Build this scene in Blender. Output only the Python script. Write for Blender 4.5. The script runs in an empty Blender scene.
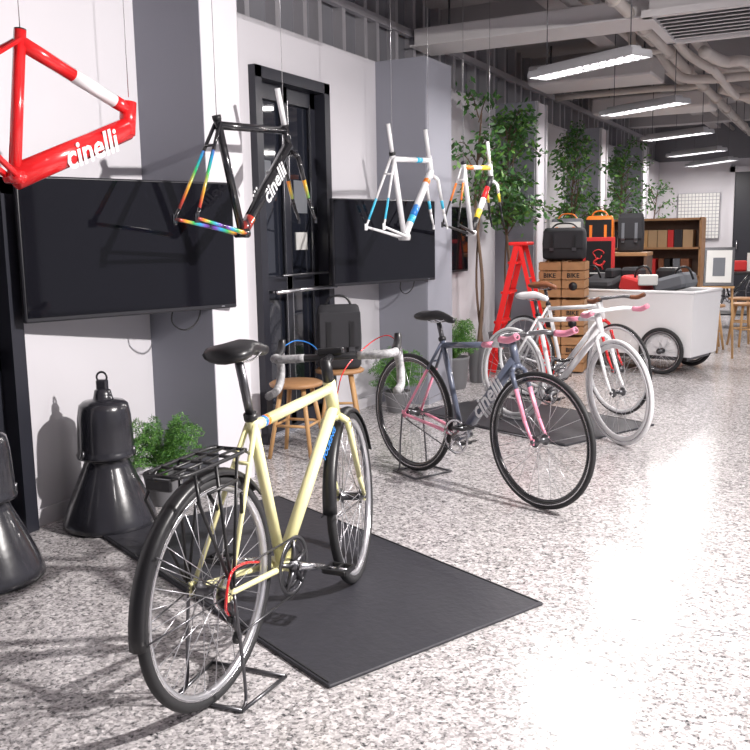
import bpy, math, random
from mathutils import Vector, Matrix
random.seed(7)
V=Vector
scn=bpy.context.scene
scn.view_settings.view_transform='Standard'
scn.view_settings.exposure=0.0

# ---------------------------------------------------------------- materials
def mat(name,col,rough=.5,metal=0.,coat=0.,emit=0.,var=.06,scale=9.,bump=0.,trans=0.,ecol=None,spec=.5):
    m=bpy.data.materials.new(name); m.use_nodes=True
    nt=m.node_tree; b=nt.nodes['Principled BSDF']
    b.inputs['Roughness'].default_value=rough; b.inputs['Metallic'].default_value=metal
    b.inputs['Coat Weight'].default_value=coat
    b.inputs['Specular IOR Level'].default_value=spec
    b.inputs['Transmission Weight'].default_value=trans
    tc=nt.nodes.new('ShaderNodeTexCoord'); nz=nt.nodes.new('ShaderNodeTexNoise')
    nz.inputs['Scale'].default_value=scale; nz.inputs['Detail'].default_value=3
    nt.links.new(tc.outputs['Object'],nz.inputs['Vector'])
    mx=nt.nodes.new('ShaderNodeMix'); mx.data_type='RGBA'
    nt.links.new(nz.outputs['Fac'],mx.inputs[0])
    mx.inputs[6].default_value=[c*(1-var) for c in col]+[1]
    mx.inputs[7].default_value=[min(1,c*(1+var)) for c in col]+[1]
    nt.links.new(mx.outputs[2],b.inputs['Base Color'])
    if bump:
        bp=nt.nodes.new('ShaderNodeBump'); bp.inputs['Strength'].default_value=bump; bp.inputs['Distance'].default_value=.01
        nt.links.new(nz.outputs['Fac'],bp.inputs['Height']); nt.links.new(bp.outputs[0],b.inputs['Normal'])
    if emit:
        b.inputs['Emission Color'].default_value=(*(ecol or col),1); b.inputs['Emission Strength'].default_value=emit
    return m
M={}
def D(k,*a,**kw): M[k]=mat(k,*a,**kw)
D('wallwhite',(.62,.605,.64),.7,var=.03,scale=2,bump=.05)
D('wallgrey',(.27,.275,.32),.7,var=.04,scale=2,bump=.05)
D('soffit',(.17,.17,.19),.7,scale=3)
D('stud',(.48,.47,.50),.4,metal=.5)
D('ceil',(.43,.41,.42),.85,var=.25,scale=1.3,bump=.1)
D('duct',(.70,.68,.69),.5,var=.05,scale=3)
D('pipe',(.62,.57,.54),.4,var=.1)
D('doorblk',(.022,.023,.032),.35)
D('doorgls',(.014,.016,.024),.04,spec=.9)
D('tv',(.006,.006,.009),.05,spec=.38); D('tvb',(.02,.02,.025),.3)
D('black',(.012,.012,.014),.38); D('rubber',(.018,.018,.02),.65); D('gloss',(.015,.015,.018),.15,coat=.6)
D('lampblk',(.022,.022,.028),.24,coat=.5,var=.3,bump=.15)
D('matblk',(.030,.030,.038),.5,scale=40,var=.25,bump=.2)
D('steel',(.62,.62,.64),.25,metal=1.); D('spoke',(.6,.6,.63),.3,metal=.8); D('darkmetal',(.14,.14,.15),.32,metal=.9)
D('cream',(.82,.78,.42),.3,coat=.6,var=.03); D('slate',(.085,.10,.145),.3,coat=.6)
D('pink',(.85,.30,.42),.35,coat=.4); D('white',(.80,.80,.82),.3,coat=.4,var=.02); D('red',(.72,.012,.015),.22,coat=.9,var=.02)
D('ladder',(.75,.02,.02),.35)
D('blue',(.03,.22,.65),.3); D('cyan',(.05,.5,.75),.3); D('green',(.04,.5,.12),.3); D('orange',(.85,.22,.03),.4); D('yellow',(.8,.6,.05),.4)
D('tape',(.30,.30,.31),.6,var=.95,scale=75); D('brown',(.20,.07,.03),.45)
D('wood',(.38,.20,.09),.5,var=.25,scale=14); D('woodl',(.52,.30,.13),.5,var=.2,scale=12); D('woodd',(.13,.07,.045),.5,var=.3,scale=12)
D('leaf',(.05,.15,.035),.5,var=.5,scale=12); D('leaf2',(.13,.30,.05),.5,var=.4,scale=20); D('bark',(.14,.09,.06),.8)
D('pot',(.16,.16,.17),.6); D('soil',(.05,.03,.02),.9)
D('fabric',(.03,.03,.035),.85); D('fabricg',(.16,.17,.19),.85); D('paper',(.7,.7,.68),.7); D('card',(.45,.30,.17),.8)
D('redcloth',(.6,.03,.03),.7)
D('led',(1,1,1),.5,emit=18,ecol=(1,.97,.95),var=0)
D('housing',(.45,.45,.47),.4)
def rainbow():
    m=mat('rainbow_paint',(.5,.5,.5),.2,coat=.8); nt=m.node_tree; b=nt.nodes['Principled BSDF']
    tc=nt.nodes.new('ShaderNodeTexCoord'); w=nt.nodes.new('ShaderNodeTexWave'); w.wave_profile='TRI'; w.inputs['Scale'].default_value=.75; w.inputs['Distortion'].default_value=1.5; w.inputs['Detail'].default_value=1
    nt.links.new(tc.outputs['Object'],w.inputs['Vector'])
    r=nt.nodes.new('ShaderNodeValToRGB'); e=r.color_ramp.elements
    st=[(0,(.015,.015,.02)),(.15,(.6,.05,.03)),(.3,(.7,.35,.03)),(.5,(.03,.40,.10)),(.7,(.02,.30,.6)),(.85,(.15,.05,.4)),(1,(.015,.015,.02))]
    while len(e)<len(st): e.new(.5)
    for i,(p,c) in enumerate(st): e[i].position=p; e[i].color=(*c,1)
    nt.links.new(w.outputs['Fac'],r.inputs[0]); nt.links.new(r.outputs[0],b.inputs['Base Color']); return m
M['rainbow']=rainbow()

def terrazzo():
    m=bpy.data.materials.new('terrazzo'); m.use_nodes=True; nt=m.node_tree; b=nt.nodes['Principled BSDF']
    g=nt.nodes.new('ShaderNodeNewGeometry')
    def vor(s):
        v=nt.nodes.new('ShaderNodeTexVoronoi'); v.inputs['Scale'].default_value=s; v.inputs['Randomness'].default_value=1
        nt.links.new(g.outputs['Position'],v.inputs['Vector']); return v
    def ramp(src,stops,interp='CONSTANT'):
        sx=nt.nodes.new('ShaderNodeSeparateColor'); nt.links.new(src,sx.inputs[0])
        r=nt.nodes.new('ShaderNodeValToRGB'); r.color_ramp.interpolation=interp
        e=r.color_ramp.elements
        while len(e)<len(stops): e.new(.5)
        for i,(p,c) in enumerate(stops): e[i].position=p; e[i].color=(*c,1)
        nt.links.new(sx.outputs[0],r.inputs[0]); return r
    v1=vor(74); v2=vor(145)
    r1=ramp(v1.outputs['Color'],[(0,(.06,.06,.065)),(.12,(.20,.185,.185)),(.28,(.40,.38,.385)),(.55,(.55,.525,.53)),(.85,(.80,.77,.77))])
    r2=ramp(v2.outputs['Color'],[(0,(.06,.06,.065)),(.14,(.30,.285,.29)),(.4,(.46,.44,.445)),(.75,(.66,.63,.64))])
    mx=nt.nodes.new('ShaderNodeMix'); mx.data_type='RGBA'; mx.inputs[0].default_value=.5
    nt.links.new(r1.outputs[0],mx.inputs[6]); nt.links.new(r2.outputs[0],mx.inputs[7])
    nz=nt.nodes.new('ShaderNodeTexNoise'); nz.inputs['Scale'].default_value=1.2; nz.inputs['Detail'].default_value=4
    nt.links.new(g.outputs['Position'],nz.inputs['Vector'])
    mr=nt.nodes.new('ShaderNodeMapRange'); mr.inputs[3].default_value=.85; mr.inputs[4].default_value=1.1
    nt.links.new(nz.outputs['Fac'],mr.inputs[0])
    mu=nt.nodes.new('ShaderNodeMix'); mu.data_type='RGBA'; mu.blend_type='MULTIPLY'; mu.inputs[0].default_value=1
    nt.links.new(mx.outputs[2],mu.inputs[6]); nt.links.new(mr.outputs[0],mu.inputs[7])
    nt.links.new(mu.outputs[2],b.inputs['Base Color'])
    m2=nt.nodes.new('ShaderNodeMapRange'); m2.inputs[3].default_value=.10; m2.inputs[4].default_value=.30
    nt.links.new(nz.outputs['Fac'],m2.inputs[0]); nt.links.new(m2.outputs[0],b.inputs['Roughness'])
    b.inputs['Specular IOR Level'].default_value=.7
    return m
M['terrazzo']=terrazzo()
# ---------------------------------------------------------------- mesh builder
def cr(pts,k=5,closed=False):
    pts=[V(p) for p in pts]; out=[]; n=len(pts)
    for i in range(n if closed else n-1):
        if closed: a,b,c,d=pts[i-1],pts[i],pts[(i+1)%n],pts[(i+2)%n]
        else:
            b,c=pts[i],pts[i+1]; a=pts[i-1] if i>0 else b*2-c; d=pts[i+2] if i+2<n else c*2-b
        for j in range(k):
            t=j/k
            out.append(.5*((2*b)+(c-a)*t+(2*a-5*b+4*c-d)*t*t+(3*b-a-3*c+d)*t**3))
    if not closed: out.append(pts[-1])
    return out
class MB:
    def __init__(s): s.v=[];s.f=[];s.m=[];s.s=[];s.mats=[];s.M=Matrix.Identity(4)
    def mi(s,k):
        if k not in s.mats: s.mats.append(k)
        return s.mats.index(k)
    def add(s,vs,fs,mk,smooth=True):
        o=len(s.v); i=s.mi(mk)
        s.v+= [s.M@V(p) for p in vs]
        for f in fs: s.f.append([o+a for a in f]); s.m.append(i); s.s.append(smooth)
    def rings(s,rs,mk,closed=False,caps=True,smooth=True):
        n=len(rs[0]); vs=[p for r in rs for p in r]; fs=[]
        L=len(rs)
        for i in range(L if closed else L-1):
            a=i*n; b=((i+1)%L)*n
            for j in range(n): k=(j+1)%n; fs.append([a+j,a+k,b+k,b+j])
        if caps and not closed:
            fs.append(list(range(n))[::-1]); fs.append([(L-1)*n+j for j in range(n)])
        s.add(vs,fs,mk,smooth)
    def tube(s,pts,r,mk,n=8,closed=False,flat=1.,fv=None):
        pts=[V(p) for p in pts]; L=len(pts)
        if not isinstance(r,(list,tuple)): r=[r]*L
        elif len(r)!=L: r=[r[0]+(r[-1]-r[0])*i/(L-1) for i in range(L)]
        T=[]
        for i in range(L):
            if closed: t=pts[(i+1)%L]-pts[i-1]
            else: t=pts[min(i+1,L-1)]-pts[max(i-1,0)]
            T.append(t.normalized())
        up=V(fv) if fv else (V((0,0,1)) if abs(T[0].z)<.9 else V((0,1,0)))
        N=(up-T[0]*up.dot(T[0])).normalized(); rs=[]
        for i in range(L):
            if fv: N=(V(fv)-T[i]*V(fv).dot(T[i])).normalized()
            else: N=(N-T[i]*N.dot(T[i])).normalized()
            B=T[i].cross(N)
            rs.append([pts[i]+(N*math.cos(2*math.pi*j/n)*flat+B*math.sin(2*math.pi*j/n))*r[i] for j in range(n)])
        s.rings(rs,mk,closed)
    def seg(s,p0,p1,r0,r1,segs,n=10,flat=1.,fv=None):
        p0=V(p0);p1=V(p1); t0=0
        for t,mk in segs:
            s.tube([p0.lerp(p1,t0),p0.lerp(p1,t)],[r0+(r1-r0)*t0,r0+(r1-r0)*t],mk,n,flat=flat,fv=fv); t0=t
    def box(s,c,sz,mk,rot=None,bev=0):
        c=V(c); hx,hy,hz=[a/2 for a in sz]; R=rot or Matrix.Identity(3)
        if bev>0:
            b=min(bev,hx*.9,hy*.9,hz*.9)
            def ring(x,y,z): return [c+R@V(p) for p in [(-x+b,-y,z),(x-b,-y,z),(x,-y+b,z),(x,y-b,z),(x-b,y,z),(-x+b,y,z),(-x,y-b,z),(-x,-y+b,z)]]
            def ringi(x,y,z): return ring(x-b*.6,y-b*.6,z)
            s.rings([ringi(hx,hy,-hz),ring(hx,hy,-hz+b),ring(hx,hy,hz-b),ringi(hx,hy,hz)],mk,smooth=False); return
        vs=[c+R@V((x,y,z)) for z in(-hz,hz) for y in(-hy,hy) for x in(-hx,hx)]
        s.add(vs,[[0,2,3,1],[4,5,7,6],[0,1,5,4],[2,6,7,3],[0,4,6,2],[1,3,7,5]],mk,False)
    def lathe(s,prof,o,mk,axis=(0,0,1),n=24,caps=True):
        A=V(axis).normalized(); N=(V((1,0,0)) if abs(A.x)<.9 else V((0,0,1))); N=(N-A*N.dot(A)).normalized(); B=A.cross(N); o=V(o)
        s.rings([[o+A*h+(N*math.cos(2*math.pi*j/n)+B*math.sin(2*math.pi*j/n))*max(r,1e-4) for j in range(n)] for r,h in prof],mk,caps=caps)
    def text(s,txt,size,p,xd,yd,mk,ext=.0008,shear=.15):
        cu=bpy.data.curves.new('t','FONT'); cu.body=txt; cu.size=size; cu.extrude=ext; cu.align_x='CENTER'; cu.align_y='CENTER'; cu.resolution_u=2; cu.shear=shear; cu.offset=size*.02
        ob=bpy.data.objects.new('t',cu); scn.collection.objects.link(ob)
        bpy.context.view_layer.update()
        me=bpy.data.meshes.new_from_object(ob.evaluated_get(bpy.context.evaluated_depsgraph_get()))
        X=V(xd).normalized(); Y=V(yd).normalized(); Z=X.cross(Y)
        s.add([V(p)+X*v.co.x+Y*v.co.y+Z*v.co.z for v in me.vertices],[list(q.vertices) for q in me.polygons],mk,False)
        bpy.data.objects.remove(ob); bpy.data.meshes.remove(me)
    def obj(s,name,loc=(0,0,0),rz=0,rot=None):
        me=bpy.data.meshes.new(name); me.from_pydata([tuple(p) for p in s.v],[],s.f)
        for k in s.mats: me.materials.append(M[k])
        for p,i,sm in zip(me.polygons,s.m,s.s): p.material_index=i; p.use_smooth=sm
        me.validate(); me.update()
        o=bpy.data.objects.new(name,me); o.location=loc; o.rotation_euler=rot or (0,0,rz)
        scn.collection.objects.link(o); return o
def rotm(axis,deg): return Matrix.Rotation(math.radians(deg),3,axis)

# ---------------------------------------------------------------- room
WX=-3.30; WH=2.65; CH=3.35; Y0=-3.0; Y1=18.0; XR=5.0
b=MB(); b.box(((-3.7+XR)/2,(Y0+Y1)/2,-.05),(XR+3.7+.2,Y1-Y0+.3,.1),'terrazzo'); b.obj('floor')
b=MB(); b.box(((-3.7+XR)/2,(Y0+Y1)/2,CH+.05),(XR+3.7+.2,Y1-Y0+.3,.1),'ceil')
for y in (5.3,7.95,10.6,13.25,15.9): b.box(((-3.6+XR)/2,y,CH-.13),(XR+3.6,.28,.26),'ceil')
for x in (-2.3,-.4): b.box((x,(Y0+Y1)/2,CH-.07),(.18,Y1-Y0,.14),'ceil')
b.obj('ceiling')
b=MB()
def wseg(y0,y1,z0,z1): b.box((WX-.06,(y0+y1)/2,(z0+z1)/2),(.12,y1-y0,z1-z0),'wallwhite')
wseg(Y0,1.8,0,WH); wseg(1.8,2.78,1.60,WH); wseg(2.78,4.64,0,WH); wseg(4.64,5.53,2.37,WH); wseg(5.53,Y1,0,WH)
b.box((WX-.20,(Y0+Y1)/2,(WH+CH)/2),(.06,Y1-Y0,CH-WH),'soffit')
b.box((WX-.1,(Y0+Y1)/2,WH-.01),(.2,Y1-Y0,.03),'stud')
y=Y0+.2; k=0
while y<Y1:
    b.box((WX-.13,y,(WH+CH)/2),(.08,.05,CH-WH),'stud'); y+=[.34,.20,.34][k%3]; k+=1
b.box((WX-.10,(Y0+Y1)/2,3.02),(.05,Y1-Y0,.06),'stud')
b.obj('wall_left')
for i,(a,c) in enumerate([(3.66,3.97),(6.32,6.80),(8.98,9.36),(11.64,12.02),(14.3,14.7)]):
    b=MB(); b.box((WX+.21,(a+c)/2,WH/2),(.42,c-a,WH),'wallwhite')
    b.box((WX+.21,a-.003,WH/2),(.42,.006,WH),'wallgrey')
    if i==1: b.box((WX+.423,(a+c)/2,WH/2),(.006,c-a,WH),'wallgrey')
    if i>1:
        for yy in(a+.03,c-.03): b.box((WX+.43,yy,WH/2),(.02,.05,WH),'stud')
    b.obj('wall_pilaster')
b=MB(); b.box(((-3.6+XR)/2,Y1+.06,CH/2),(XR+3.6,.12,CH),'wallwhite'); b.box(((-3.6+XR)/2,Y1-.01,3.0),(XR+3.6,.03,.7),'soffit'); b.obj('wall_back')
b=MB(); b.box(((-3.6+XR)/2,Y0-.06,CH/2),(XR+3.6,.12,CH),'wallgrey'); b.obj('wall_front')
b=MB(); b.box((XR+.05,(Y0+Y1)/2,.2),(.12,Y1-Y0,.4),'wallwhite'); b.box((XR+.05,(Y0+Y1)/2,CH-.15),(.12,Y1-Y0,.3),'wallwhite')  # unseen side, left open between mullions so world light enters as fill
y=Y0
while y<=Y1: b.box((XR+.05,y,CH/2),(.12,.18,CH),'wallgrey'); y+=2.1
b.obj('wall_right_fill_opening')
b=MB(); b.box((WX+.008,(2.78+3.66)/2,.04),(.016,.86,.08),'wallwhite'); b.obj('baseboard_left')
b=MB(); b.box((WX+.008,5.92,.04),(.016,.78,.08),'wallwhite'); b.obj('baseboard_left')

# doors
def door(name,y0,y1,h,bar=True):
    b=MB(); w=y1-y0; yc=(y0+y1)/2; x=WX-.06
    for yy in (y0+.035,y1-.035): b.box((x+.03,yy,h/2),(.16,.07,h),'doorblk')
    b.box((x+.03,yc,h-.035),(.16,w,.07),'doorblk')
    b.box((x-.02,yc,h/2),(.03,w-.14,h-.07),'doorgls')
    for yy in (y0+.10,y1-.10,yc): b.box((x,yy,h/2),(.05,.06,h-.1),'doorblk')
    for zz in (.08,h-.12,1.02 if h>2 else .8): b.box((x,yc,zz),(.05,w-.14,.1),'doorblk')
    if bar:
        b.tube([(x+.16,y0+.08,.98),(x+.16,y1-.06,.98)],.014,'steel')
        for yy in (y0+.12,y1-.10): b.tube([(x+.02,yy,.98),(x+.16,yy,.98)],.010,'steel')
        b.tube([(x+.12,y0+.22,1.08),(x+.12,y1-.1,1.08)],.008,'darkmetal')
        for yy in (yc-.035,yc+.035,y1-.135): b.box((x+.02,yy,h/2),(.012,.008,h-.3),'steel')  # thin bright strips added in place of vertical reflections in the glass
        b.box((x+.0,yc+.20,1.60),(.006,.16,.22),'fabricg'); b.box((x+.0,yc+.20,1.30),(.006,.14,.12),'paper')
        b.box((x+.0,yc-.2,1.75),(.006,.10,.14),'fabricg')
    b.obj(name)
door('door_1',4.64,5.53,2.37); door('door_2',1.8,2.78,1.60,False)
b=MB(); b.box((-1.55,Y1-.03,1.2),(.75,.06,2.4),'doorblk')
for x in (-1.97,-1.13): b.box((x,Y1-.05,1.25),(.09,.10,2.5),'wallwhite')
b.box((-1.55,Y1-.05,2.45),(.93,.10,.10),'wallwhite'); b.tube([(-1.85,Y1-.06,1.0),(-1.85,Y1-.10,1.0),(-1.85,Y1-.10,1.15)],.012,'steel'); b.obj('door_3')

# TVs
def tv(pl,pr,z0,z1,name='wall_mounted_television'):
    pl=V((*pl,0)); pr=V((*pr,0)); w=(pr-pl).length; h=z1-z0; c=(pl+pr)/2
    d=(pr-pl).normalized(); n=V((d.y,-d.x,0))
    b=MB(); b.box((0,0,0),(w,.035,h),'tvb',bev=.006)
    b.box((0,-.0185,0.006),(w-.022,.003,h-.03),'tv')
    b.box((0,.03,-.02),(w*.55,.03,h*.6),'tvb',bev=.01)
    wc=V((WX,c.y,0)); rz=math.atan2(d.y,d.x); loc=V((c.x,c.y,(z0+z1)/2))
    Ri=Matrix.Rotation(-rz,3,'Z'); q=Ri@(wc-V((c.x,c.y,0)))
    if (c.x-WX)>.1:
        b.tube([(0,.04,0),(q.x*.5+.05,q.y*.5+.02,0),(q.x,q.y,0)],.018,'darkmetal')
        b.tube(cr([(w*.20,.03,-h*.4),(w*.18,.04,-h*.58),(w*.26,.06,-h*.66),(w*.33,.05,-h*.56),(w*.34,.05,-h*.3)],6),.004,'black',6)
    b.box((w*.42,-.021,-h/2+.012),(.02,.002,.006),'steel')
    b.obj(name,loc,rz)
tv((-3.20,2.74),(-2.84,3.80),.965,1.605)
tv((-3.14,5.32),(-2.83,6.34),.985,1.585)
tv((-3.25,7.0),(-3.25,8.05),.985,1.585)

# ---------------------------------------------------------------- ceiling services
def led(p0,p1,z):
    p0=V((*p0,z));p1=V((*p1,z)); d=p1-p0; w=d.length-.1; rz=math.atan2(d.y,d.x); b=MB()
    b.box((0,0,.022),(w,.19,.02),'housing'); b.box((0,0,.045),(w*.9,.10,.03),'housing')
    for yy in (-.095,0,.095): b.box((0,yy,0),(w,.012,.035),'housing')
    for sx in(-1,1): b.box((sx*w/2,0,0),(.008,.20,.035),'housing')
    for yy in (-.048,.048): b.box((0,yy,.004),(w-.04,.05,.014),'led')
    k=int(w/.075)
    for i in range(1,k): b.box((-w/2+i*w/k,0,-.006),(.018,.18,.024),'housing')
    for sx in(-.4,.4): b.tube([(sx*w,0,.05),(sx*w,0,CH-z)],.004,'darkmetal',6)
    c=(p0+p1)/2; b.obj('linear_ceiling_lamp',c,rz)
    l=bpy.data.lights.new('lamp_light','AREA'); l.shape='RECTANGLE'; l.size=w; l.size_y=.18; l.energy=LE; l.color=(1,.95,.92)
    o=bpy.data.objects.new('lamp_light',l); o.location=(c.x,c.y,z-.04); o.rotation_euler=(0,0,rz); scn.collection.objects.link(o)
LE=38
for a,c in [((-2.21,6.83),(-1.25,6.30)),((-2.27,9.3),(-1.37,8.73)),((-2.42,12.05),(-1.51,11.5)),((-2.58,14.8),(-1.67,14.1)),((-2.65,17.2),(-1.75,16.1))]: led(a,c,2.5)
for yy,LE in ((1.2,12),(4.0,34),(7.5,50),(11.,50),(14.5,48)): led((.5,yy+.25),(1.1,yy-.25),2.6)
b=MB()
b.tube([(-1.56,Y0,2.95),(-1.56,Y1,2.95)],.045,'pipe',12)
b.tube([(-1.32,Y0,3.03),(-1.32,9.6,3.03)],.055,'pipe',12)
b.tube(cr([(-1.32,9.6,3.03),(-1.30,9.9,3.0),(-1.15,10.05,2.95),(-.6,10.1,2.95),(2,10.1,2.95)],5),.055,'pipe',12)
b.tube(cr([(-1.56,8.6,2.95),(-1.75,8.7,2.95),(-1.9,8.9,3.0),(-1.95,9.0,3.35)],5),.035,'pipe',10)
b.tube(cr([(-1.56,10.9,2.95),(-1.75,11.0,2.95),(-2.1,11.1,2.98),(-3.3,11.1,2.98)],5),.035,'pipe',10)
b.tube(cr([(-1.40,11.2,2.95),(-1.25,11.3,2.9),(-1.1,11.6,2.85),(-1.05,12.4,2.85),(-1.05,Y1,2.85)],5),.07,'pipe',12)
b.tube(cr([(-1.2,8.4,2.85),(-1.1,9.0,2.85),(-.9,9.3,2.85),(-.9,12,2.85)],5),.05,'pipe',12)
b.tube(cr([(-1.45,8.3,3.0),(-1.40,8.8,2.92),(-1.22,9.0,2.80),(-1.2,9.2,2.80),(-1.2,10.8,2.80),(-1.05,11.0,2.80),(.5,11.0,2.80)],5),.04,'pipe',12)
b.tube(cr([(-1.78,9.4,3.1),(-1.6,9.6,2.86),(-1.35,9.75,2.83),(-1.0,9.8,2.83),(.8,9.8,2.83)],5),.045,'pipe',12)
b.tube([(-1.78,Y0,3.1),(-1.78,Y1,3.1)],.02,'pipe',8); b.tube([(-2.0,Y0,3.18),(-2.0,Y1,3.18)],.03,'pipe',8)
yy=0
while yy<Y1:
    b.tube([(-1.56,yy,2.95),(-1.56,yy+.03,2.95)],.062,'pipe',12); b.tube([(-1.56,yy,2.95),(-1.56,yy,CH)],.006,'darkmetal',6)
    b.tube([(-1.05,max(12.5,yy),2.85),(-1.05,max(12.5,yy)+.04,2.85)],.09,'pipe',12); yy+=1.1
b.obj('ceiling_pipes')
b=MB(); b.box((-2.35,7.30,2.98),(2.0,.36,.14),'duct',bev=.01); b.box((-2.35,7.30,2.905),(2.04,.44,.015),'duct')
for x in (-3.1,-1.6): b.tube([(x,7.30,3.0),(x,7.30,CH)],.01,'darkmetal')
b.obj('air_duct')
b=MB(); b.box((-2.5,9.9,3.0),(1.3,.7,.2),'duct',bev=.02)
for x in(-3.,-2.): b.tube([(x,9.9,3.0),(x,9.9,CH)],.01,'darkmetal')
b.obj('air_duct')
b=MB(); b.box((-2.4,12.6,3.0),(1.5,.7,.2),'duct',bev=.02)
for x in(-3.,-2.): b.tube([(x,12.6,3.0),(x,12.6,CH)],.01,'darkmetal')
b.obj('air_duct')
b=MB(); cx,cy=-.95,7.45; z=2.88
b.box((cx,cy,z+.13),(.86,1.0,.22),'duct')
for s in(-1,1): b.box((cx+s*.44,cy,z),(.07,1.08,.05),'duct'); b.box((cx,cy+s*.52,z),(.95,.07,.05),'duct')
for i in range(8): b.box((cx,cy-.43+i*.122,z+.005),(.84,.05,.008),'duct',rot=rotm('X',35))
b.box((cx,cy,z+.018),(.84,1.0,.01),'black')
for s in(-1,1): b.tube([(cx+s*.4,cy,z+.2),(cx+s*.4,cy,CH)],.008,'darkmetal')
b.obj('ceiling_air_vent')

# ---------------------------------------------------------------- bicycles
def loft_saddle(b,o,mk,L=.27):
    st=[(-.5,.035,.012),(-.46,.062,.02),(-.36,.074,.024),(-.2,.066,.024),(-.02,.042,.022),(.18,.024,.02),(.36,.020,.018),(.46,.016,.014),(.5,.008,.008)]
    rs=[]
    for t,w,h in st:
        zc=.012*math.cos(t*6)-.006+ (.01 if t<-.3 else 0)
        rs.append([V(o)+V((t*L,math.cos(a)*w,zc-.012+(math.sin(a)*h if math.sin(a)>0 else math.sin(a)*h*1.3))) for a in [2*math.pi*j/14 for j in range(14)]])
    b.rings(rs,mk)
    for s in(-1,1): b.tube(cr([V(o)+V((-.10,s*.03,-.02)),V(o)+V((-.04,s*.022,-.045)),V(o)+V((.03,s*.02,-.045)),V(o)+V((.10,s*.012,-.02))],4),.0035,'steel',6)
def wheel(b,c,R,tire,rim,rt=.014,rimd=.022,hub='darkmetal',ns=28,rimw=.011):
    c=V(c); n=56
    P=lambda rad,a,y: c+V((math.cos(a)*rad,y,math.sin(a)*rad))
    def tor(prof,mk):
        b.rings([[P(r,2*math.pi*i/n,y) for r,y in prof] for i in range(n)],mk,closed=True)
    tor([(R-rt+rt*math.cos(t),rt*math.sin(t)) for t in [2*math.pi*j/10 for j in range(10)]],tire)
    ro=R-2*rt+.004; ri=ro-rimd
    tor([(ro,-rimw),(ro,rimw),(ri+.006,rimw),(ri,.004),(ri,-.004),(ri+.006,-rimw)],rim)
    tor([(ro+.001,-rimw-.001),(ro+.001,-rimw+.001),(ro-.004,-rimw+.001),(ro-.004,-rimw-.001)],'steel')
    b.lathe([(.008,-.06),(.012,-.055),(.012,-.04),(.028,-.038),(.028,-.034),(.015,-.03),(.015,.03),(.028,.034),(.028,.038),(.012,.04),(.012,.055),(.008,.06)],c,hub,axis=(0,1,0),n=14)
    for i in range(ns):
        a=2*math.pi*i/ns; s=1 if i%2 else -1; a2=a+(.9 if (i//2)%2 else -.9)*.75
        b.tube([P(.026,a2,s*.035),P(ri+.002,a,0)],.0014,'spoke',4)
def crankset(b,bb,ra,dbl=False,ring='darkmetal',pedal='black',ang=35):
    bb=V(bb);ra=V(ra); yy=-.045
    b.lathe([(.02,-.06),(.02,.06)],bb,'darkmetal',axis=(0,1,0),n=14)
    for k,R in enumerate([.098,.075] if dbl else [.094]):
        n=40; y=yy+.008*k
        b.rings([[bb+V((math.cos(a)*r,y+dy,math.sin(a)*r)) for r,dy in((R-.014,-.002),(R,-.002),(R,.002),(R-.014,.002))] for a in [2*math.pi*i/n for i in range(n)]],ring,closed=True)
    for i in range(5):
        a=2*math.pi*i/5+.3; b.tube([bb+V((0,yy,0)),bb+V((math.cos(a)*.085,yy,math.sin(a)*.085))],[.012,.006],ring,6)
    for s in(-1,1):
        a=math.radians(ang+(0 if s<0 else 180)); y=s*.065
        e=bb+V((math.cos(a)*.168,s*.075,math.sin(a)*.168))
        b.tube([bb+V((0,y,0)),e],[.014,.010],ring if not dbl else 'steel',8)
        b.tube([e,e+V((0,s*.09,0))],.006,'steel',6)
        pc=e+V((0,s*.055,0))
        for dx in(-.035,.035): b.box(pc+V((dx,0,0)),(.012,.085,.016),pedal,bev=.003)
        for dy in(-.04,0,.04): b.box(pc+V((0,dy,0)),(.075,.010,.014),pedal)
        if not dbl: b.tube(cr([pc+V((.03,-.03,.0)),pc+V((.09,-.03,.02)),pc+V((.10,0,.03)),pc+V((.09,.03,.02)),pc+V((.03,.03,.0))],4),.003,'black',6)
    for r,y in ([(.05,-.04),(.042,-.036),(.034,-.032)] if dbl else [(.032,-.045)]):
        b.lathe([(r-.01,y-.0015),(r,y-.0015),(r,y+.0015),(r-.01,y+.0015)],ra,'steel',axis=(0,1,0),n=24)
    rc=.045 if dbl else .033; R=.094
    b.tube([ra+V((0,yy,rc)),bb+V((0,yy,R))],.004,'darkmetal',4,flat=1)
    if dbl:
        j1=ra+V((.02,-.05,-.075)); j2=ra+V((.045,-.05,-.15))
        b.tube([ra+V((0,yy,-rc)),j1],.004,'darkmetal',4); b.tube([j2,bb+V((0,yy,-R))],.004,'darkmetal',4)
        for j in(j1,j2): b.lathe([(.02,-.004),(.02,.004)],j,'black',axis=(0,1,0),n=12)
        b.tube([j1+V((0,-.008,0)),j2+V((0,-.008,0))],.009,'darkmetal',6); b.tube([ra+V((.0,-.055,-.02)),j1+V((0,-.01,.01))],.014,'darkmetal',8)
        b.tube(cr([ra+V((-.01,-.06,-.06)),ra+V((-.06,-.085,-.01)),ra+V((-.03,-.085,.07)),ra+V((.08,-.06,.06)),ra+V((.2,-.04,.02))],6),.0045,'red',6)
    else: b.tube([ra+V((0,yy,-rc)),bb+V((0,yy,-R))],.004,'darkmetal',4)
def geo(R,wb,seat=.52,bbd=.065,cs=.415):
    ra=V((0,0,R)); fa=V((wb,0,R)); bb=V((math.sqrt(cs*cs-bbd*bbd),0,R-bbd))
    sa=math.radians(73); st=bb+V((-math.cos(sa),0,math.sin(sa)))*seat
    hd=V((-math.cos(sa),0,math.sin(sa))); perp=V((math.sin(sa),0,math.cos(sa)))
    hb=fa-perp*.045+hd*.385; ht=hb+hd*(.13 if seat<.55 else .16)
    return dict(ra=ra,fa=fa,bb=bb,st=st,hb=hb,ht=ht,hd=hd,perp=perp)
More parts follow.
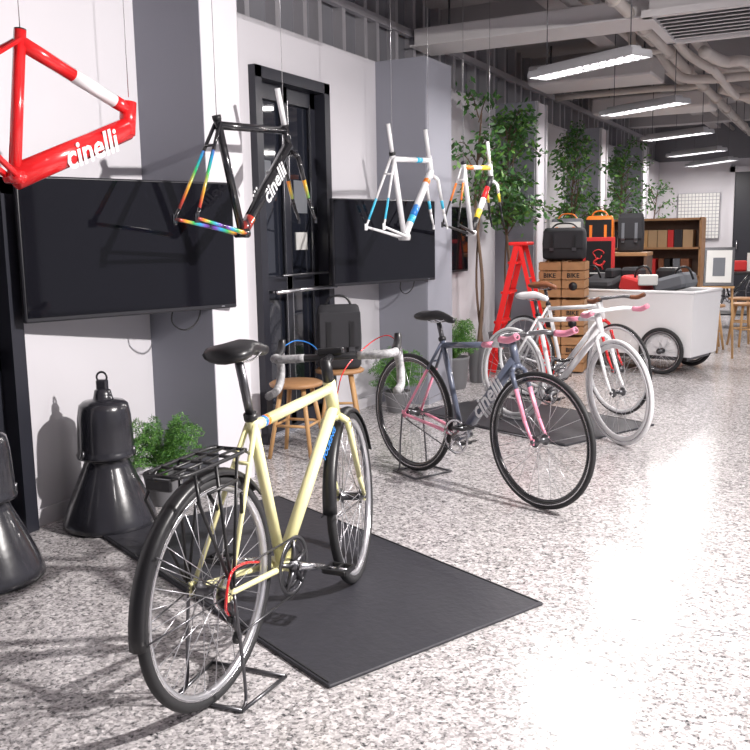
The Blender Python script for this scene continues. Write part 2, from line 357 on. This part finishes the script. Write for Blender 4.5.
def frame(b,g,main,stay=None,rd=.019,rt=.0155,top=None,down=None,chains=None,txt=None,txtm='white',tsize=.05,flat=1.,seatm=None,headm=None,tpos=.55,hr=.02,rs=.0155):
    stay=stay or main
    top=top or [(1,main)]; down=down or [(1,main)]; stays=stay if isinstance(stay,list) else [(1,stay)]
    ch=chains or stays
    b.tube([g['bb'],g['st']+g['hd']*.02],rs,seatm or main,12)
    b.seg(g['st']-g['hd']*.02,g['ht']-g['hd']*.03,rt,rt,top,12)
    b.seg(g['bb'],g['hb']+g['hd']*.025,rd,rd,down,14,flat=flat,fv=(0,1,0))
    b.tube([g['hb'],g['ht']],hr,headm or main,14)
    b.lathe([(.022,-.036),(.022,.036)],g['bb'],main,axis=(0,1,0),n=16)
    for s in(-1,1):
        d=V((0,s*.062,0))
        b.seg(g['st']+V((0,s*.013,-.01)),g['ra']+d,.009,.007,stays,8)
        b.tube(cr([g['bb']+V((-.01,s*.025,0)),g['bb'].lerp(g['ra'],.4)+V((0,s*.04,0)),g['ra']+d],4),[.012,.008],ch[-1][1],8)
        b.box(g['ra']+d,(.03,.006,.04),stays[-1][1])
    m=g['ra'].lerp(g['st'],.74); b.tube([m+V((0,-.028,0)),m+V((0,.028,0))],.006,stays[0][1],8)
    b.lathe([(.021,0),(.021,.02)],g['st']+g['hd']*.005,'black',axis=g['hd'],n=12)
    if txt:
        dd=(g['hb']-g['bb']).normalized(); mid=g['bb'].lerp(g['hb'],tpos)
        for s in(-1,1):
            X=dd if s<0 else -dd
            Yd=V((0,s,0)).cross(X)
            b.text(txt,tsize,mid+V((0,s*(rd*flat+.0015),0)),X,Yd,txtm)
def fork(b,g,segs,crown=None):
    for s in(-1,1):
        c=g['hb']+V((0,s*.012,-.005)); k=g['hb']-g['hd']*.035+V((0,s*.046,0))
        e=g['fa']+V((0,s*.052,0)); m=k.lerp(e,.7)-g['perp']*.010
        b.tube([c,k],.013,segs[0][1],8)
        b.seg(k,m,.013,.010,segs,8); b.tube([m,e],[.010,.007],segs[-1][1],8)
        b.box(e,(.022,.006,.03),segs[-1][1])
    b.lathe([(.022,0),(.022,.02)],g['hb']-g['hd']*.02,segs[0][1],axis=g['hd'],n=14)
def bars(b,g,kind,tape,stemup=.04,stemlen=.09,w=.21,barm='black'):
    t=g['ht']+g['hd']*stemup; b.lathe([(.017,0),(.021,.004),(.019,stemup+.01)],g['ht'],barm,axis=g['hd'],n=14)
    c=t+V((stemlen,0,.008)); b.tube([t-g['hd']*.0,c],.015,barm,10)
    if kind=='drop':
        b.tube([c+V((0,-w*.8,0)),c+V((0,w*.8,0))],.013,barm,10)
        b.box(c+V((.0,.0,.02)),(.03,.10,.025),'black',bev=.006)
        for s in(-1,1):
            P=cr([c+V(p) for p in[(0,s*.10,0),(0,s*w*.85,0),(.03,s*w,0),(.085,s*w,-.004),(.115,s*(w+.004),-.045),(.105,s*(w+.008),-.095),(.06,s*(w+.012),-.125),(-.03,s*(w+.014),-.13)]],5)
            b.tube(P,.0155,tape,10)
            h=c+V((.085,s*w,.0)); b.tube(cr([h+V((-.02,0,.0)),h+V((.03,0,.018)),h+V((.055,0,.04)),h+V((.062,0,.058))],4),[.017,.013],'black',10)
            b.tube(cr([h+V((.058,0,.03)),h+V((.075,s*.005,-.01)),h+V((.062,s*.01,-.06)),h+V((.045,s*.014,-.095))],4),.006,'steel',6)
            b.tube(cr([h+V((.05,0,.03)),h+V((.09,-s*.05,.05)),h+V((.09,-s*.12,.02)),c+V((.06,s*.03,-.06)),g['hb']+V((.03,0,.03))],6),.0022,['red','blue'][s>0],6)
    else:
        P=lambda s:[c+V(p) for p in[(0,0,0),(0,s*w*.7,.0),(.03,s*(w-.01),-.008),(.09,s*w,-.006),(.15,s*(w+.004),.016)]]
        for s in(-1,1):
            b.tube(cr(P(s),5),.0125,barm,10); b.tube(cr(P(s)[2:],5),.0165,tape,10)
def bike(name,loc,head,spec):
    R=spec.get('R',.338); g=geo(R,spec['wb'],spec.get('seat',.53)); b=MB()
    wheel(b,g['ra'],R,spec['tire'],spec['rim'],spec.get('rt',.014),spec.get('rimd',.022),ns=spec.get('ns',28))
    frame(b,g,spec['main'],**spec.get('frame',{}))
    sp=g['st']+g['hd']*spec.get('post',.20); b.tube([g['st'],sp],.0135,spec.get('postm','darkmetal'),12)
    loft_saddle(b,sp+V((spec.get('sadx',-.01),0,.045)),spec.get('saddle','black'))
    crankset(b,g['bb'],g['ra'],spec.get('dbl',False),spec.get('ring','darkmetal'),ang=spec.get('crank',35))
    ax=g['hd']; piv=g['hb']
    S=Matrix.Translation(piv)@Matrix.Rotation(math.radians(spec.get('steer',0)),4,ax)@Matrix.Translation(-piv)
    b.M=S
    wheel(b,g['fa'],R,spec['tire'],spec['rim'],spec.get('rt',.014),spec.get('rimd',.022),ns=spec.get('ns',28))
    fork(b,g,spec['fork']); bars(b,g,spec['bar'],spec['tape'],spec.get('stemup',.04),spec.get('stemlen',.09),spec.get('bw',.21),spec.get('barm','black'))
    if spec.get('touring'):
        fa=g['fa']
        def fender(c,a0,a1,Rf):
            n=26; rs=[]
            for i in range(n):
                a=math.radians(a0+(a1-a0)*i/(n-1)); u=V((math.cos(a),0,math.sin(a)))
                rs.append([c+u*(Rf+h)+V((0,y,0)) for y,h in((-.026,-.012),(-.017,.003),(0,.007),(.017,.003),(.026,-.012),(.022,-.014),(0,.003),(-.022,-.014))])
            b.rings(rs,'black')
        fender(fa,20,175,R+.010)
        for s in(-1,1): b.tube([fa+V((0,s*.055,0)),fa+V((-.33,s*.03,.02))],.0025,'darkmetal',6)
        b.M=Matrix.Identity(4)
        ra=g['ra']; fender(ra,40,185,R+.014)
        for s in(-1,1):
            b.tube([ra+V((0,s*.065,0)),ra+V((-.33,s*.03,-.01))],.0025,'darkmetal',6); b.tube([ra+V((0,s*.065,0)),ra+V((-.28,s*.03,.20))],.0025,'darkmetal',6)
        zt=ra.z+.385; x0,x1=-.20,.13
        for s in(-1,1):
            b.tube(cr([V((x1,s*.045,zt)),V((x1-.05,s*.06,zt)),V((x0+.05,s*.06,zt)),V((x0,s*.04,zt))],4),.006,'black',8)
            b.tube([V((x1-.06,s*.06,zt)),ra+V((.0,s*.075,.02))],.005,'black',8)
            b.tube([V((x0+.16,s*.06,zt)),ra+V((-.01,s*.075,.02))],.005,'black',8)
            b.tube([V((x0+.06,s*.06,zt)),V((x0+.04,s*.085,zt-.08)),ra+V((-.015,s*.078,.03))],.005,'black',8)
            b.tube([V((x0+.08,s*.085,zt-.06)),V((x1-.1,s*.085,zt-.06))],.0045,'black',8)
            b.tube([V((x1,s*.04,zt)),g['st'].lerp(ra,.2)+V((0,s*.02,0))],.004,'black',8)
        for x in(x0,x0+.08,x0+.16,x0+.24,x1): b.tube([V((x,-.055,zt)),V((x,.055,zt))],.005,'black',8)
        for yy in(-.02,.02): b.tube([V((x0,yy,zt)),V((x1,yy,zt))],.004,'black',8)
        b.box((x0-.012,0,zt-.02),(.012,.08,.03),'black',bev=.004)
        for s in(-1,1):
            q=g['st'].lerp(ra,.55)+V((-.0,s*.04,0)); b.tube([q,q+V((-.03,s*.02,.07))],.006,'black',6)
            k=g['fa']+V((-.06,s*.05,.26)); 
    b.M=Matrix.Identity(4)
    if spec.get('stand'):
        ra=g['ra']; o=.13
        for s in(-1,1):
            b.tube(cr([ra+V((0,s*.075,0)),V((-.0,s*.09,.18)),V((.0,s*.10,.03)),V((-.04,s*.11,.008))],5),.005,'darkmetal',8)
            b.tube([V((-.04,s*.11,.008)),V((.18,s*.13,.008))],.006,'darkmetal',8)
        b.tube([V((.18,-.13,.008)),V((.18,.13,.008))],.006,'darkmetal',8); b.tube([V((-.04,-.11,.008)),V((-.04,.11,.008))],.006,'darkmetal',8)
    b.obj(name,(loc[0],loc[1],spec.get('z',0)),math.atan2(head[1],head[0]))
bike('touring_bicycle',(-1.545,1.90),(-.085,.96),dict(R=.33,wb=.99,seat=.53,main='cream',tire='rubber',rim='spoke',rt=.0165,rimd=.018,ns=32,
  fork=[(1,'cream')],bar='drop',tape='tape',stemup=.075,stemlen=.08,bw=.225,touring=True,dbl=True,steer=12,stand=True,post=.20,crank=-20,sadx=.03,
  frame=dict(stay='cream',rd=.0215,rt=.018,rs=.018,hr=.023,top=[(.10,'cream'),(.13,'blue'),(.16,'orange'),(1,'cream')],seatm='cream',txt='TOURING',txtm='blue',tsize=.03,tpos=.78)))
bike('track_bicycle',(-2.13,4.46),(.89,-.41),dict(R=.335,wb=.955,seat=.51,main='slate',tire='rubber',rim='gloss',rimd=.026,rt=.013,ns=24,
  fork=[(.35,'slate'),(1,'pink')],bar='bull',tape='pink',barm='darkmetal',stemup=.02,stemlen=.09,bw=.20,stand=True,post=.11,ring='steel',crank=30,
  frame=dict(stay=[(.35,'slate'),(1,'pink')],rd=.028,top=[(.6,'slate'),(.75,'pink'),(.85,'white'),(1,'slate')],txt='cinelli',tsize=.115,down=[(1,'slate')])))
bike('track_bicycle',(-2.08,6.02),(.87,-.48),dict(R=.335,wb=.985,seat=.51,main='white',tire='white',rim='white',rimd=.034,rt=.014,ns=24,steer=-12,
  fork=[(.4,'white'),(1,'white')],bar='bull',tape='pink',barm='white',stemup=.02,stemlen=.09,bw=.20,post=.12,ring='steel',saddle='white',stand=True,
  frame=dict(stay='white',rd=.022,top=[(.5,'white'),(.7,'pink'),(1,'white')])))
bike('city_bicycle',(-2.30,6.98),(.87,-.48),dict(R=.335,wb=.985,seat=.51,main='white',tire='rubber',rim='white',rimd=.024,rt=.010,ns=24,steer=-6,
  fork=[(1,'red')],bar='bull',tape='brown',barm='darkmetal',stemup=.03,post=.14,ring='steel',saddle='brown',stand=True,frame=dict(stay='white',rd=.02)))

def hang(name,y,z,x,kw,forkseg=None,post=None,seat=.53,pitch=0,steer=True):
    g=geo(0,1.0,seat); b=MB(); R4=Matrix.Rotation(math.radians(pitch),4,'Y'); b.M=R4
    frame(b,g,**kw)
    if forkseg: fork(b,g,forkseg); b.tube([g['ht'],g['ht']+g['hd']*.18],.014,'white',10)
    if post: b.tube([g['st'],g['st']+g['hd']*.20],.0135,post,10)
    b.M=Matrix.Identity(4)
    for k in ('st','ht'):
        p=R4@(g[k]+g['hd']*.02); b.tube([p,V((p.x,0,CH-z))],.0018,'steel',6)
    b.obj(name,(x,y,z),math.pi/2)
hang('hanging_red_bicycle_frame',1.89,1.775,-2.6,dict(main='red',rd=.045,rt=.026,stay='red',txt='cinelli',tsize=.125,flat=.7,top=[(.45,'red'),(.85,'white'),(1,'red')],tpos=.60,hr=.033,rs=.022),seat=.49,pitch=25)
hang('hanging_black_bicycle_frame',3.12,1.41,-2.58,dict(main='gloss',rd=.028,rt=.019,rs=.019,txt='cinelli',tsize=.105,stay=[(.30,'gloss'),(.9,'rainbow'),(1,'gloss')],chains=[(1,'rainbow')],down=[(.16,'rainbow'),(1,'gloss')],top=[(1,'gloss')],tpos=.58),forkseg=[(.5,'gloss'),(.9,'rainbow'),(1,'gloss')])
hang('hanging_white_bicycle_frame',4.90,1.38,-2.58,dict(main='white',rd=.024,rt=.018,rs=.018,stay=[(.6,'white'),(.9,'cyan'),(1,'white')],chains=[(1,'white')],down=[(.2,'white'),(.3,'cyan'),(.45,'blue'),(.8,'white'),(.86,'orange'),(1,'white')],top=[(.6,'white'),(.75,'cyan'),(1,'white')]),forkseg=[(.6,'white'),(.85,'cyan'),(1,'white')],post='white')
hang('hanging_colorful_bicycle_frame',6.08,1.40,-2.58,dict(main='white',rd=.024,rt=.018,rs=.018,stay=[(.3,'white'),(.6,'orange'),(1,'black')],down=[(.25,'black'),(.4,'yellow'),(.6,'white'),(.8,'red'),(1,'black')],top=[(.3,'orange'),(.6,'white'),(1,'yellow')]),forkseg=[(.3,'white'),(.6,'yellow'),(1,'black')])

# ---------------------------------------------------------------- mats
def fmat(c1,du,dv,lu,lv):
    du=V((*du,0)).normalized(); dv=V((*dv,0)).normalized(); c=V((*c1,0))+du*lu/2+dv*lv/2
    b=MB(); b.box((0,0,.006),(lu,lv,.012),'matblk',bev=.004)
    for s in(-1,1): b.box((0,s*(lv/2-.012),.0135),(lu-.03,.004,.002),'rubber')
    b.obj('rubber_floor_mat',(c.x,c.y,0.0005),math.atan2(du.y,du.x))
fmat((-1.28,2.09),(-1.58,.71),(.4,.9),1.78,.94)
fmat((-1.5,5.35),(-1.58,.71),(.4,.9),1.5,.94)
b=MB(); b.box((0,0,.0008),(6,.004,.0016),'spoke'); b.obj('trim_1',(2.0,3.15,0),math.radians(4))

# ---------------------------------------------------------------- industrial lamps on the floor
def ilamp(loc,rz=0,k=1.):
    b=MB(); pr=[(.200,0),(.212,.012),(.210,.03),(.20,.06),(.182,.11),(.158,.17),(.13,.235),(.108,.285),(.098,.315),(.105,.325),(.130,.33),(.132,.345),(.126,.355),(.125,.37),(.122,.45),(.118,.52),(.113,.55),(.108,.575),(.09,.59),(.05,.597),(.045,.60),(.04,.62),(.036,.64),(.02,.65)]
    b.lathe([(r*k,h) for r,h in pr],(0,0,0),'lampblk',n=40)
    b.box((0,0,.665),(.05,.035,.05),'lampblk',bev=.006)
    b.tube([V((math.cos(t)*.024,0,.70+math.sin(t)*.024)) for t in[2*math.pi*i/16 for i in range(16)]],.005,'lampblk',8,closed=True)
    for i in range(3):
        a=i*2.09; b.tube([V((math.cos(a)*.128,math.sin(a)*.128,.34)),V((math.cos(a)*.130,math.sin(a)*.130,.375))],.01,'darkmetal',8)
    b.obj('industrial_pendant_lamp',(*loc,0),rz)
ilamp((-3.01,2.99),.4,1.02); ilamp((-2.95,2.25),1.,1.05)

# ---------------------------------------------------------------- plants
def pot(b,r,h,mk='pot'): b.lathe([(r*.72,0),(r*.8,.02),(r,h-.02),(r*1.04,h),(r*.93,h),(r*.9,h-.03),(.001,h-.03)],(0,0,0),mk,n=24,caps=False); b.lathe([(.001,h-.04),(r*.9,h-.035)],(0,0,0),'soil',caps=False)
def fern(loc,h=.45,r=.10,ph=.16,n=160,leaf='leaf2',sp=1.):
    b=MB(); pot(b,r,ph)
    for i in range(n):
        a=random.uniform(0,6.28); L=random.uniform(.08,.24)*sp; hh=random.uniform(.15,1)*(h-ph)
        if loc[0]+math.cos(a)*L<WX+.03: L*=.5
        P=cr([V((0,0,ph-.03)),V((math.cos(a)*L*.35,math.sin(a)*L*.35,ph+hh*.7)),V((math.cos(a)*L*.75,math.sin(a)*L*.75,ph+hh)),V((math.cos(a)*L,math.sin(a)*L,ph+hh*.85))],5)
        b.tube(P,.001,leaf,3)
        sd=V((-math.sin(a),math.cos(a),0))
        for j in range(4,len(P)):
            for q in range(5):
                p=P[j].lerp(P[j-1],q*.2); d=V([random.gauss(0,1) for _ in range(3)]).normalized(); t=d.cross(sd).normalized(); l=random.uniform(.012,.026)
                b.add([p,p+d*l*.5+t*.002,p+d*l,p+d*l*.5-t*.002],[[0,1,2,3]],leaf if q%2 else 'leaf')
    b.obj('potted_fern',(*loc,0))
fern((-3.00,3.36),.44); fern((-2.98,5.98),.48); fern((-2.99,7.12),.60,.13,.28)
def tree(loc,H,nb=26,nl=34,spread=.55,z0=.9,pr=.18,ky=1.):
    b=MB(); pot(b,pr,.36); tr=cr([V((0,0,.3)),V((.03,.02,H*.35)),V((-.03,.0,H*.65)),V((.02,.02,H*.95))],6)
    b.tube(tr,[.022,.007],'bark',8); b.tube(cr([V((.04,.0,.3)),V((-.04,.05,H*.4)),V((.08,-.04,H*.85))],6),[.014,.005],'bark',6)
    for i in range(nb):
        z=random.uniform(z0,H); a=random.uniform(0,6.28); L=spread*random.uniform(.4,1)*(1.1-.5*(z-z0)/(H-z0))
        dx,dy=math.cos(a)*L,math.sin(a)*L*ky
        if loc[0]+dx<WX+.14: dx=WX+.14-loc[0]
        P=cr([V((0,0,z-.15)),V((dx*.5,dy*.5,z+.05)),V((dx,dy,z-.02))],6); b.tube(P,[.006,.002],'bark',4)
        for k in range(nl):
            t=random.uniform(.25,1); p=P[int(t*(len(P)-1))]+V([random.gauss(0,.05) for _ in range(3)])
            if loc[0]+p.x<WX+.13: continue
            d=V([random.gauss(0,1),random.gauss(0,1),random.gauss(-.5,.6)]).normalized(); sd=d.cross(V([random.gauss(0,1) for _ in range(3)])).normalized(); l=random.uniform(.05,.09)
            if loc[0]+p.x+d.x*l<WX+.1: continue
            b.add([p,p+d*l*.5+sd*l*.22,p+d*l,p+d*l*.5-sd*l*.22],[[0,1,2,3]],'leaf' if random.random()<.75 else 'leaf2')
    b.obj('potted_ficus_tree',(*loc,0))
tree((-2.97,8.42),2.5,spread=.52,z0=1.4,nb=34,nl=50,ky=.8); tree((-2.92,7.52),2.5,spread=.40,z0=1.6,nb=16,nl=34,pr=.10,ky=.8); tree((-2.95,10.75),2.55,spread=.62,z0=1.3,nb=34,nl=46); tree((-2.92,13.2),2.55,spread=.62,z0=1.2,nb=30,nl=40); tree((-2.9,15.6),2.1,spread=.55,z0=.9,nb=22,nl=30)

# ---------------------------------------------------------------- furniture
def stool(loc,rz=0,h=.5,name='wooden_stool'):
    b=MB(); b.lathe([(.14,h-.03),(.16,h-.025),(.165,h-.01),(.15,h)],(0,0,0),'wood',n=24)
    for i in range(4):
        a=math.pi/4+i*math.pi/2; b.tube([V((math.cos(a)*.10,math.sin(a)*.10,h-.03)),V((math.cos(a)*.19,math.sin(a)*.19,0))],[.016,.013],'woodl',8)
        a2=a+math.pi/2; b.tube([V((math.cos(a)*.15,math.sin(a)*.15,.2)),V((math.cos(a2)*.15,math.sin(a2)*.15,.2))],.009,'woodl',6)
    b.obj(name,(*loc,0),rz)
stool((-1.36,10.75),.3); stool((-1.02,11.1),.6); stool((-1.15,12.0),.1); stool((-2.93,4.50),.2,.46); stool((-2.96,5.08),.5,.46)
def ladder():
    b=MB(); H=1.22
    for s in(-1,1):
        b.box((.0,s*.2,H/2),(.05,.022,H*1.04),'ladder',rot=rotm('Y',13)); b.box((.30,s*.19,H/2),(.035,.02,H*1.04),'ladder',rot=rotm('Y',-13))
    for i in range(4):
        z=.24+i*.27; x=-.14+ (z/H)*.28; b.box((x,0,z),(.09,.38,.022),'ladder')
    b.box((.15,0,H+.0),(.17,.44,.03),'ladder',bev=.008); b.tube([(.40,-.19,.22),(.40,.19,.22)],.009,'ladder'); b.tube([(.22,-.19,.9),(.22,.19,.9)],.009,'ladder')
    b.tube([(-.03,.2,.5),(.35,.19,.5)],.006,'steel')
    b.obj('red_step_ladder',(-2.80,7.88,0.02),math.radians(10))
ladder()
def crate(b,c,s,mk='wood'):
    x,y,z=c; sx,sy,sz=s
    for i in range(4):
        zz=z-sz/2+sz*(i+.5)/4
        for q in(-1,1): b.box((x,y+q*sy/2,zz),(sx,.012,sz/4-.012),mk); b.box((x+q*sx/2,y,zz),(.012,sy,sz/4-.012),mk)
    for q in(-1,1):
        for p in(-1,1): b.box((x+q*(sx/2-.02),y+p*(sy/2-.02),z),(.03,.03,sz),mk)
    b.box((x,y,z-sz/2+.008),(sx-.02,sy-.02,.012),mk)
b=MB()
for i in range(3):
    for q in(-1,1):
        crate(b,(q*.11,0,.18+i*.355),(.20,.36,.34),'wood')
        b.text('BIKE',.06,(q*.11,-.19,.22+i*.355),(1,0,0),(0,0,1),'black',shear=0); b.lathe([(.001,0),(.04,.0),(.04,.003),(.001,.003)],(q*.11,-.187,.12+i*.355),'black',axis=(0,-1,0))
b.obj('stacked_wooden_crates',(-2.42,8.50,0),math.radians(8))
def bag(loc,rz,w,d,h,mk,name,flap=None,strap='black'):
    b=MB(); rs=[]
    for t,kx,ky in[(0,.86,.85),(.06,.97,1),(.5,1,1.0),(.85,.97,.8),(.97,.9,.5),(1,.8,.3)]:
        rs.append([V((w/2*kx*math.copysign(abs(math.cos(a))**.45,math.cos(a)),d/2*ky*math.copysign(abs(math.sin(a))**.6,math.sin(a)),h*t)) for a in[2*math.pi*j/20 for j in range(20)]])
    b.rings(rs,mk)
    b.box((0,-d/2-.006,h*.62),(w*.9,.014,h*.55),flap or mk,bev=.005)
    for s in(-1,1): b.box((s*w*.25,-d/2-.015,h*.5),(.03,.008,h*.5),strap); b.box((s*w*.25,-d/2-.02,h*.32),(.04,.01,.03),'darkmetal')
    b.tube(cr([V((-w*.3,0,h*.97)),V((-w*.15,0,h*1.12)),V((w*.15,0,h*1.12)),V((w*.3,0,h*.97))],5),.008,strap,6)
    return b.obj(name,loc,rz)
bag((-2.96,5.08,.463),math.radians(35),.30,.2,.42,'fabric','black_backpack')
bag((-2.42,8.50,1.08),math.radians(8),.42,.2,.30,'fabric','black_messenger_bag')
b=MB(); b.box((0,0,1.09),(1.15,.45,.04),'wood',bev=.005); b.box((0,0,.6),(1.11,.43,.03),'wood'); b.box((0,0,.08),(1.11,.43,.03),'wood')
for s in(-1,1): b.box((s*.555,0,.54),(.03,.44,1.08),'woodd')
b.box((0,.2,.54),(1.1,.02,1.06),'woodd')
for i in range(12): b.box((-.49+i*.089,-.06,.615+.12+.02*(i%3)),(.07,.24,.24+.04*(i%3)),['card','fabric','redcloth','woodl','fabricg','paper'][(i*5)%6])
b.obj('wooden_display_shelf',(-2.50,10.10,0),math.radians(3))
bag((-2.83,10.05,1.113),.05,.38,.2,.38,'fabricg','grey_messenger_bag',flap='paper',strap='orange')
bag((-2.47,10.07,1.113),.05,.32,.16,.40,'orange','orange_messenger_bag',flap='black',strap='orange')
bag((-2.13,10.09,1.113),.05,.28,.18,.42,'fabric','black_backpack',strap='fabricg')
b=MB(); b.box((0,0,.24),(.34,.02,.46),'redcloth',bev=.004); b.box((0,-.012,.24),(.27,.006,.38),'black')
b.tube([(.05*math.cos(t)*(1+.3*math.sin(3*t)),-.016,.29+.05*math.sin(t)) for t in[i*.4 for i in range(16)]],.006,'redcloth',6); b.tube(cr([(.0,-.016,.25),(-.05,-.016,.20),(.03,-.016,.17),(.07,-.016,.22)],4),.010,'redcloth',6); b.tube([(-.02,-.016,.20),(-.04,-.016,.13)],.008,'redcloth',6); b.tube([(.03,-.016,.19),(.05,-.016,.13)],.008,'redcloth',6)
b.box((0,-.017,.09),(.18,.004,.015),'paper')
b.box((0,.06,.22),(.03,.10,.02),'woodd')
b.box((0,.12,-.09),(.30,.22,.18),'woodd'); b.box((0,.12,-.495),(.26,.2,.63),'woodd')
b.obj('framed_red_poster_on_plinth',(-2.36,9.60,.81))
b=MB(); w,d,h=1.42,.66,.60; z0=.17
b.rings([[V((x*k,y*k2,z)) for x,y in((-w/2,-d/2),(w/2,-d/2),(w/2,d/2),(-w/2,d/2))] for z,k,k2 in((z0,.97,.93),(z0+h,1,1),(z0+h,.97,.94),(z0+.03,.92,.85))],'white',smooth=False)
for s in(-1,1): b.tube([V((-w/2,s*d/2,z0+h)),V((w/2,s*d/2,z0+h))],.014,'white')
for s in(-1,1): b.tube([V((s*w/2,-d/2,z0+h)),V((s*w/2,d/2,z0+h))],.014,'white')
b.box((0,0,z0-.02),(w*.9,d*.8,.04),'darkmetal')
wheel(b,(.42,-.345,.22),.22,'rubber','darkmetal',.02,.02); wheel(b,(.42,.345,.22),.22,'rubber','darkmetal',.02,.02); wheel(b,(-.76,0,.22),.22,'rubber','darkmetal',.02,.02)
b.tube([(.42,-.345,.22),(.42,.345,.22)],.012,'darkmetal')
b.tube(cr([V((-.5,0,.13)),V((-.6,.03,.16)),V((-.76,.05,.22))],4),.022,'darkmetal'); b.tube([(-.73,0,.45),(-.80,0,.85)],.018,'darkmetal'); loft_saddle(b,(-.80,0,.9),'black')
b.tube([(-.66,0,.6),(-.66,0,.9)],.018,'darkmetal'); b.tube([(-.68,-.26,.95),(-.66,0,.9),(-.68,.26,.95)],.013,'darkmetal')
b.box((-.35,0,.80),(.35,.4,.16),'fabric',rot=rotm('X',12),bev=.03); b.box((.02,-.02,.82),(.22,.38,.14),'redcloth',rot=rotm('Y',14),bev=.02); b.box((.38,.02,.84),(.32,.34,.14),'fabricg',rot=rotm('Y',-15),bev=.03)
b.box((.18,-.15,.87),(.18,.12,.10),'paper',rot=rotm('Z',30),bev=.01); b.box((-.1,.12,.90),(.2,.2,.16),'fabric',bev=.03); b.box((.28,.1,.90),(.2,.2,.16),'black',bev=.03); b.box((-.28,.05,.92),(.1,.2,.1),'fabric',bev=.02); b.box((0,0,.52),(w*.85,d*.7,.42),'black')
for sx in(-.45,.1,.5): b.tube(cr([(sx-.08,-.1,.86),(sx-.04,-.12,.97),(sx+.05,-.1,.99),(sx+.1,-.08,.88)],5),.012,'black',6)
b.obj('white_cargo_bicycle',(-1.83,9.0,0),math.radians(-14))
b=MB(); R=rotm('X',-18)
b.box((0,0,.95),(.30,.025,.42),'darkmetal',rot=R,bev=.004); b.box((0,-.016,.955),(.25,.006,.35),'paper',rot=R); b.box((0,-.022,.95),(.12,.004,.2),'fabricg',rot=R)
for s in(-1,1): b.tube([(s*.12,.06,1.1),(s*.17,-.16,0)],.012,'woodl',8)
b.tube([(0,.08,1.1),(0,.30,0)],.012,'woodl',8); b.box((0,-.07,.74),(.32,.06,.02),'woodl')
b.obj('display_easel_with_board',(-1.20,10.05,0),math.radians(5))
def table(loc,sz,rz,top='woodd',name='black_display_table'):
    b=MB(); w,d,h=sz; b.box((0,0,h-.02),(w,d,.04),top,bev=.006)
    for sx in(-1,1):
        for sy in(-1,1): b.box((sx*(w/2-.05),sy*(d/2-.05),(h-.04)/2),(.045,.045,h-.04),'darkmetal')
    b.box((0,0,.2),(w-.1,d-.1,.02),top)
    b.obj(name,(*loc,0),rz)
table((-1.7,13.2),(1.6,.7,.78),.1,'black')
b=MB(); b.box((0,0,.13),(.5,.4,.26),'card'); b.box((0,-.201,.13),(.06,.002,.24),'paper'); b.box((0,0,.261),(.06,.4,.002),'paper'); b.obj('cardboard_box',(-2.12,13.17,.781),.1)
b=MB(); b.box((0,0,.10),(.35,.3,.20),'fabric',bev=.03); b.box((.3,0,.07),(.2,.2,.14),'redcloth',bev=.02); b.box((.5,.05,.12),(.2,.25,.24),'paper'); b.obj('boxed_accessories',(-1.62,13.2,.781),.1)
def bookcase(loc,w,h,n,seed):
    rr=random.Random(seed); b=MB()
    for s in(-1,1): b.box((s*w/2,0,h/2),(.03,.34,h),'wood')
    b.box((0,.16,h/2),(w,.015,h),'woodd')
    for i in range(n+1):
        z=.05+(h-.07)*i/n; b.box((0,0,z),(w,.34,.025),'wood')
        if i<n:
            x=-w/2+.05; hh=(h-.07)/n
            while x<w/2-.12:
                ww=rr.uniform(.05,.13); b.box((x+ww/2,-.02,z+.0125+hh*.3),(ww-.008,.24,hh*.6),rr.choice(['card','fabric','redcloth','paper','woodl','orange','fabricg','brown','black'])); x+=ww+rr.choice([0,0,.03])
    b.obj('wooden_bookcase',loc)
bookcase((-2.75,17.3,0),.7,1.5,3,1); bookcase((-2.20,11.85,0),1.15,1.50,4,2)
b=MB(); b.box((0,0,0),(.75,.02,.85),'wallgrey')
for i in range(12):
    for j in range(13): b.box((-.34+i*.062,-.012,-.39+j*.065),(.052,.004,.055),'paper')
b.obj('pegboard_panel',(-2.55,Y1-.05,1.62))
bike('black_city_bicycle',(-2.0,15.2),(.8,.6),dict(wb=1.0,main='gloss',tire='rubber',rim='darkmetal',fork=[(1,'gloss')],bar='bull',tape='black',stand=True,ns=16))

# ---------------------------------------------------------------- lights
def area(name,loc,target,size,energy,col):
    l=bpy.data.lights.new(name,'AREA'); l.size=size; l.energy=energy; l.color=col
    o=bpy.data.objects.new(name,l); o.location=loc; o.rotation_euler=(V(target)-V(loc)).to_track_quat('-Z','Y').to_euler(); scn.collection.objects.link(o)
area('track_spot_key',(1.3,3.3,2.75),(-2.2,1.9,0),.09,310,(1,.95,.92))
w=bpy.data.worlds.new('w'); scn.world=w; w.use_nodes=True; bg=w.node_tree.nodes['Background']; bg.inputs[0].default_value=(.88,.87,1,1); bg.inputs[1].default_value=.56
# ---------------------------------------------------------------- camera
a=math.radians(27.935); p=math.radians(8.731); ro=math.radians(1.0)
F=V((-math.sin(a)*math.cos(p),math.cos(a)*math.cos(p),-math.sin(p))); Rr=V((math.cos(a),math.sin(a),0)); U=Rr.cross(F)
U2=U*math.cos(ro)+Rr*math.sin(ro); R2=Rr*math.cos(ro)-U*math.sin(ro)
ca=bpy.data.cameras.new('camera'); ca.sensor_width=36; ca.lens=890/750*36; ca.clip_start=.05
co=bpy.data.objects.new('camera',ca); m=Matrix((R2,U2,-F)).transposed().to_4x4(); m.translation=V((0,0,1.31)); co.matrix_world=m
scn.collection.objects.link(co); scn.camera=co
